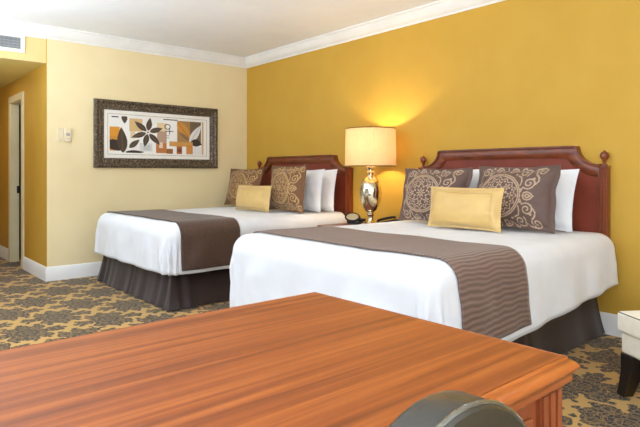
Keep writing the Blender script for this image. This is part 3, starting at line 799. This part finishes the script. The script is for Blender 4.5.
obj('spider', join(*[tube([(lx,ly,nz+.895),(lx+.23*math.cos(a),ly+.23*math.sin(a),nz+zs1-.004)],.002,6) for a in (0.4,0.4+2*PI/3,.4+4*PI/3)]), M['brass'], lamp, smooth=True)
obj('finial', lathe([(.006,.897),(.006,.905),(.012,.912),(.013,.92),(.008,.93),(0,.934)],lb,20), M['brass'], lamp, smooth=True)
obj('bulb', lathe([(.012,.601),(.014,.62),(.03,.66),(.032,.68),(.022,.702),(0,.71)],lb,24), M['bulb'], lamp, smooth=True)

ck = thing('alarm_clock', (2.33,-.30,nz), 'small dark clock with oval beige face, left of the lamp on nightstand', 'clock')
obj('stand', box(-.06,.07,-.035,.045,.0005,.03), M['black'], ck, local=True, bevel=.008)
rim = obj('rim', lathe([(.05,.0),(.062,.004),(.066,.014),(.062,.026),(.052,.03),(.05,.021)],(0,0,0),36,False), M['black'], ck, local=True, smooth=True)
rim.location=(-.02,-.005,.062); rim.rotation_euler=(math.radians(58),0,math.radians(22)); rim.scale=(1.15,.72,1)
fc=obj('dial', lathe([(.0,.022),(.051,.022)],(0,0,0),36), M['beige_face'], ck, local=True)
fc.location=rim.location; fc.rotation_euler=rim.rotation_euler; fc.scale=rim.scale
obj('back_housing', box(.0,.1,.0,.05,.031,.06), M['black'], ck, local=True, bevel=.012)
ck.rotation_euler.z=math.radians(15)
ph = thing('telephone', (2.63,-.14,nz), 'dark sloping telephone mostly hidden behind the bed, right of the lamp', 'telephone')
obj('body', ([(-.12,-.08,.0005),(.11,-.08,.0005),(.11,.08,.0005),(-.12,.08,.0005),(-.12,-.08,.022),(.11,-.08,.07),(.11,.08,.07),(-.12,.08,.022)],
    [[3,2,1,0],[4,5,6,7],[0,1,5,4],[1,2,6,5],[2,3,7,6],[3,0,4,7]]), M['black'], ph, local=True, bevel=.005)
obj('handset', tube([(-.11,-.045,.036),(-.09,-.045,.048),(-.04,-.045,.062),(.03,-.045,.077),(.08,-.045,.086),(.11,-.045,.085)],.012,10), M['black'], ph, local=True, smooth=True)
# ------------------------------------------------------------------ desk
dx0,dx1,dyf,dyn,dz = 4.838,5.608,-2.924,-4.75,.768
desk = thing('desk', ((dx0+dx1)/2,(dyf+dyn)/2,0), 'large cherry veneer desk with moulded edge and fluted corner in the foreground', 'desk')
def slab(prof):
    V,Fc=[],[]
    for i_,z in prof: V += [(dx0+i_,dyn+i_,z),(dx1-i_,dyn+i_,z),(dx1-i_,dyf-i_,z),(dx0+i_,dyf-i_,z)]
    for k in range(len(prof)-1):
        for i in range(4): j=(i+1)%4; Fc.append([k*4+i,k*4+j,k*4+4+j,k*4+4+i])
    n=len(prof); Fc += [[3,2,1,0],[(n-1)*4+i for i in range(4)]]
    return V,Fc
top=obj('desk_top', slab([(.05,dz-.05),(.05,dz-.012),(.022,dz-.011),(.0215,dz-.0015),(.023,dz)]), M['desk'], desk)
def ring(prof):
    V,Fc=[],[]
    for i_,z in prof: V += [(dx0+i_,dyn+i_,z),(dx1-i_,dyn+i_,z),(dx1-i_,dyf-i_,z),(dx0+i_,dyf-i_,z)]
    n=len(prof)
    for k in range(n):
        for i in range(4): j=(i+1)%4; k2=(k+1)%n; Fc.append([k*4+i,k*4+j,k2*4+j,k2*4+i])
    return V,Fc
obj('edge_moulding', ring([(.0212,dz-.004),(.0205,dz-.0012),(.019,dz-.0002),(.0175,dz-.0004),(.0163,dz-.002),(.0158,dz-.005),(.011,dz-.007),(.005,dz-.0115),(.001,dz-.0165),(0,dz-.0195),(.0008,dz-.023),(.004,dz-.026),(.008,dz-.03),(.011,dz-.036),(.0105,dz-.039),(.0095,dz-.043),(.011,dz-.047),(.015,dz-.049),(.026,dz-.058),(.049,dz-.058),(.049,dz-.013),(.0215,dz-.0115)]), M['desk_edge'], top, smooth=True)
zt_=dz-.0585; i0=.022
cx0,cx1,cyf = dx0+i0,dx1-i0,dyf-i0
ped=.28
for y0_,y1_ in ((cyf-ped,cyf),(dyn+i0,dyn+i0+ped)):
    pd = obj('pedestal', box(cx0+.012,cx1-.012,y0_+.0,y1_-.012 if y1_==cyf else y1_,.06,zt_), M['desk_side'], desk)
    obj('plinth', box(cx0-.002,cx1+.002,y0_-.002,y1_+.002,0,.0595), M['desk_side'], pd, bevel=.006)
    # raised panels on the sides that face out
    for xa,xb in ((cx1-.0115,cx1-.004),):
        obj('side_panel', box(xa,xb,y0_+.05,y1_-.105,.1,zt_-.03), M['desk_side'], pd, bevel=.005)
    obj('end_panel', box(cx0+.1,cx1-.11,(y1_-.0115) if y1_==cyf else y0_-.008,(y1_-.003) if y1_==cyf else y0_-.0005,.1,zt_-.03), M['desk_side'], pd, bevel=.005)
    # fluted corner pilasters
    for cx_ in (cx0,cx1-.075):
        ya,yb=(y1_-.08,y1_) if y1_==cyf else (y0_,y0_+.08)
        fx = cx1 if cx_>5 else cx0; sg=1 if cx_>5 else -1
        pl=obj('pilaster', box(cx_+.006,cx_+.069,ya+.006,yb-.006,.0605,zt_-.0005), M['desk_groove'], pd)
        rs=[]
        for k in range(3):
            w3=.08/3; a=ya+k*w3; rs.append(box(cx_+.0,cx_+.075,a+.005,a+w3-.005,.0605,zt_-.001))
            w4=.075/3; a=cx_+k*w4; rs.append(box(a+.0045,a+w4-.0045,ya-.0,yb+.0,.0605,zt_-.001))
        obj('reed', join(*rs), M['desk_side'], pl)
obj('apron', box(cx1-.03,cx1-.012,dyn+i0+ped+.0005,cyf-ped-.0005,zt_-.07,zt_-.0005), M['desk_side'], desk)
obj('modesty_panel', box(cx0+.012,cx0+.03,dyn+i0+ped+.0005,cyf-ped-.0005,.2,zt_-.0005), M['desk_side'], desk)

# ------------------------------------------------------------------ desk chair (its back rises just above the desk edge)
ch = thing('desk_chair', (5.502,-3.645,0), 'dark olive leather desk chair pushed in at the right side of the desk', 'chair')
ch.location=(5.492,-3.487,.0)
def arch(w,h0,h1,rise,n=24):
    P=[(-w/2*.94,h0),(-w/2,h1-rise)]
    for k in range(1,n+1): a=PI-PI*k/n; P.append((w/2*math.cos(a),h1-rise+rise*math.sin(a)))
    P.append((w/2*.94,h0)); return P
prof=arch(.36,.50,.873,.22)
n=len(prof)
V=[]
def off(z): return .04*max(0,(.87-z))*-1
for xx,sc in ((.196,.972),(.199,.988),(.205,1),(.242,1),(.249,.99),(.2525,.972)):
    cz_=.69
    for y,z in prof: V.append((xx+off(z), y*sc, cz_+(z-cz_)*sc))
Fc=[[k*n+i,k*n+(i+1)%n,(k+1)*n+(i+1)%n,(k+1)*n+i] for k in range(5) for i in range(n)]+[list(range(n)),list(range(6*n-1,5*n-1,-1))]
bk=obj('backrest', (V,Fc), M['leather'], ch, local=True, smooth=True)
obj('piping', tube([(.2465+off(z), y*.998, .69+(z-.69)*.998) for y,z in prof],.003,8), M['highlight_piping'], bk, local=True, smooth=True)
obj('seat', box(-.27,.185,-.22,.22,.39,.48), M['leather'], ch, local=True, bevel=.03, seg=4)
obj('seat_frame', box(-.25,.23,-.205,.205,.34,.3895), M['dark_wood'], ch, local=True, bevel=.005)
for sx in (-1,1):
    for sy in (-1,1):
        x=-.225 if sx<0 else .21
        obj('leg', taper(.0005,.3395,.015,.022,(x+.03*(sx>0),sy*.19),(x,sy*.18)), M['dark_wood'], ch, local=True)
for sy in (-1,1): obj('back_support', taper(.3395,.52,.018,.018,(.2,sy*.15),(.215,sy*.15)), M['dark_wood'], ch, local=True)

# ------------------------------------------------------------------ cream upholstered bench at the right edge
rz=math.radians(-34)
ot = thing('upholstered_stool', (4.962,-1.04,0), 'cream upholstered seat with dark piping and black sabre legs at right edge', 'stool', None, rz)
ow,od=.62,.58
# local: corner at origin, x along the front edge, y away from the camera
def cushion(w,d,z0,z1,r=.02):
    return box(0,w,0,d,z0,z1)
cu=obj('cushion', cushion(ow,od,.318,.42), M['cream_fabric'], ot, local=True, bevel=.016, seg=4)
obj('piping', tube([(.012,.006,.414),(ow-.012,.006,.414),(ow-.006,.012,.414),(ow-.006,od-.012,.414),(ow-.012,od-.006,.414),(.012,od-.006,.414),(.006,od-.012,.414),(.006,.012,.414)],.0035,6,True), M['piping'], cu, local=True, smooth=True)
obj('seat_rail', box(.014,ow-.014,.014,od-.014,.215,.3175), M['cream_fabric'], ot, local=True, bevel=.012, seg=3)
for ix in (0,1):
    for iy in (0,1):
        sx = 1-2*ix; sy=1-2*iy
        cx_=.05+ix*(ow-.1); cy_=.05+iy*(od-.1)
        obj('leg', taper(.0005,.2145,.027,.042,(cx_-sx*.03,cy_-sy*.02),(cx_+.004*sx,cy_+.004*sy),curve=.018*sx), M['dark_wood'], ot, local=True, bevel=.004)

# ------------------------------------------------------------------ light
def area(name, loc, rot, sx, sy, power, col):
    l=bpy.data.lights.new(name,'AREA'); l.shape='RECTANGLE'; l.size=sx; l.size_y=sy; l.energy=power; l.color=col
    o=bpy.data.objects.new(name,l); C.objects.link(o); o.location=loc; o.rotation_euler=rot; return o
area('window_daylight', (W-.03,-2.8,1.35), (0,PI/2,0), 2.0, 3.6, 56, (.88,.95,1))
area('front_fill', (2.5,D+.03,1.42), (PI/2,0,0), 3.4, 1.85, 14, (.88,.95,1))  # fill added at the made-up front window
area('ceiling_fill', (6.9,-4.7,1.25), (PI,0,0), 1.4, 1.2, 60, (.80,.91,1))  # added uplight behind the camera, no real source, brightens the ceiling
area('ceiling_fill_left', (2.2,-4.5,1.25), (PI,0,0), 3.0, 1.4, 300, (.80,.91,1))  # invented uplight out of view on the left, lifts the far ceiling
area('hall_lamp', (-1.3,-3.1,HZ-.03), (0,0,0), .5, .5, 8, (1,.9,.66))
area('ceiling_fill', (6.7,-4.5,1.0), (math.radians(180),math.radians(-18),math.radians(-35)), 1.5, 1.5, 230, (.86,.94,1))  # second added ceiling uplight, tilted, without a real source
pl=bpy.data.lights.new('lamp_bulb_light','POINT'); pl.energy=25; pl.color=(1,.82,.52); pl.shadow_soft_size=.03
po=bpy.data.objects.new('lamp_bulb_light',pl); C.objects.link(po); po.location=(lx,ly,nz+.76)
w=bpy.data.worlds.new('world'); bpy.context.scene.world=w; w.use_nodes=True
bg=w.node_tree.nodes['Background']
sk=w.node_tree.nodes.new('ShaderNodeTexSky'); sk.sky_type='HOSEK_WILKIE'
w.node_tree.links.new(sk.outputs[0],bg.inputs[0]); bg.inputs[1].default_value=.6

# ------------------------------------------------------------------ camera
cam=bpy.data.cameras.new('camera'); co=bpy.data.objects.new('camera',cam); C.objects.link(co)
co.location=(6.06408,-3.96643,1.11353); co.rotation_euler=(PI/2,0,.858235)
cam.sensor_width=36; cam.sensor_fit='HORIZONTAL'; cam.lens=36*544.887/640
cam.shift_y=(172.873-213.5)/640
cam.clip_start=.02
bpy.context.scene.camera=co
vs=bpy.context.scene.view_settings
vs.view_transform='Standard'; vs.look='None'; vs.exposure=-.66; vs.gamma=1
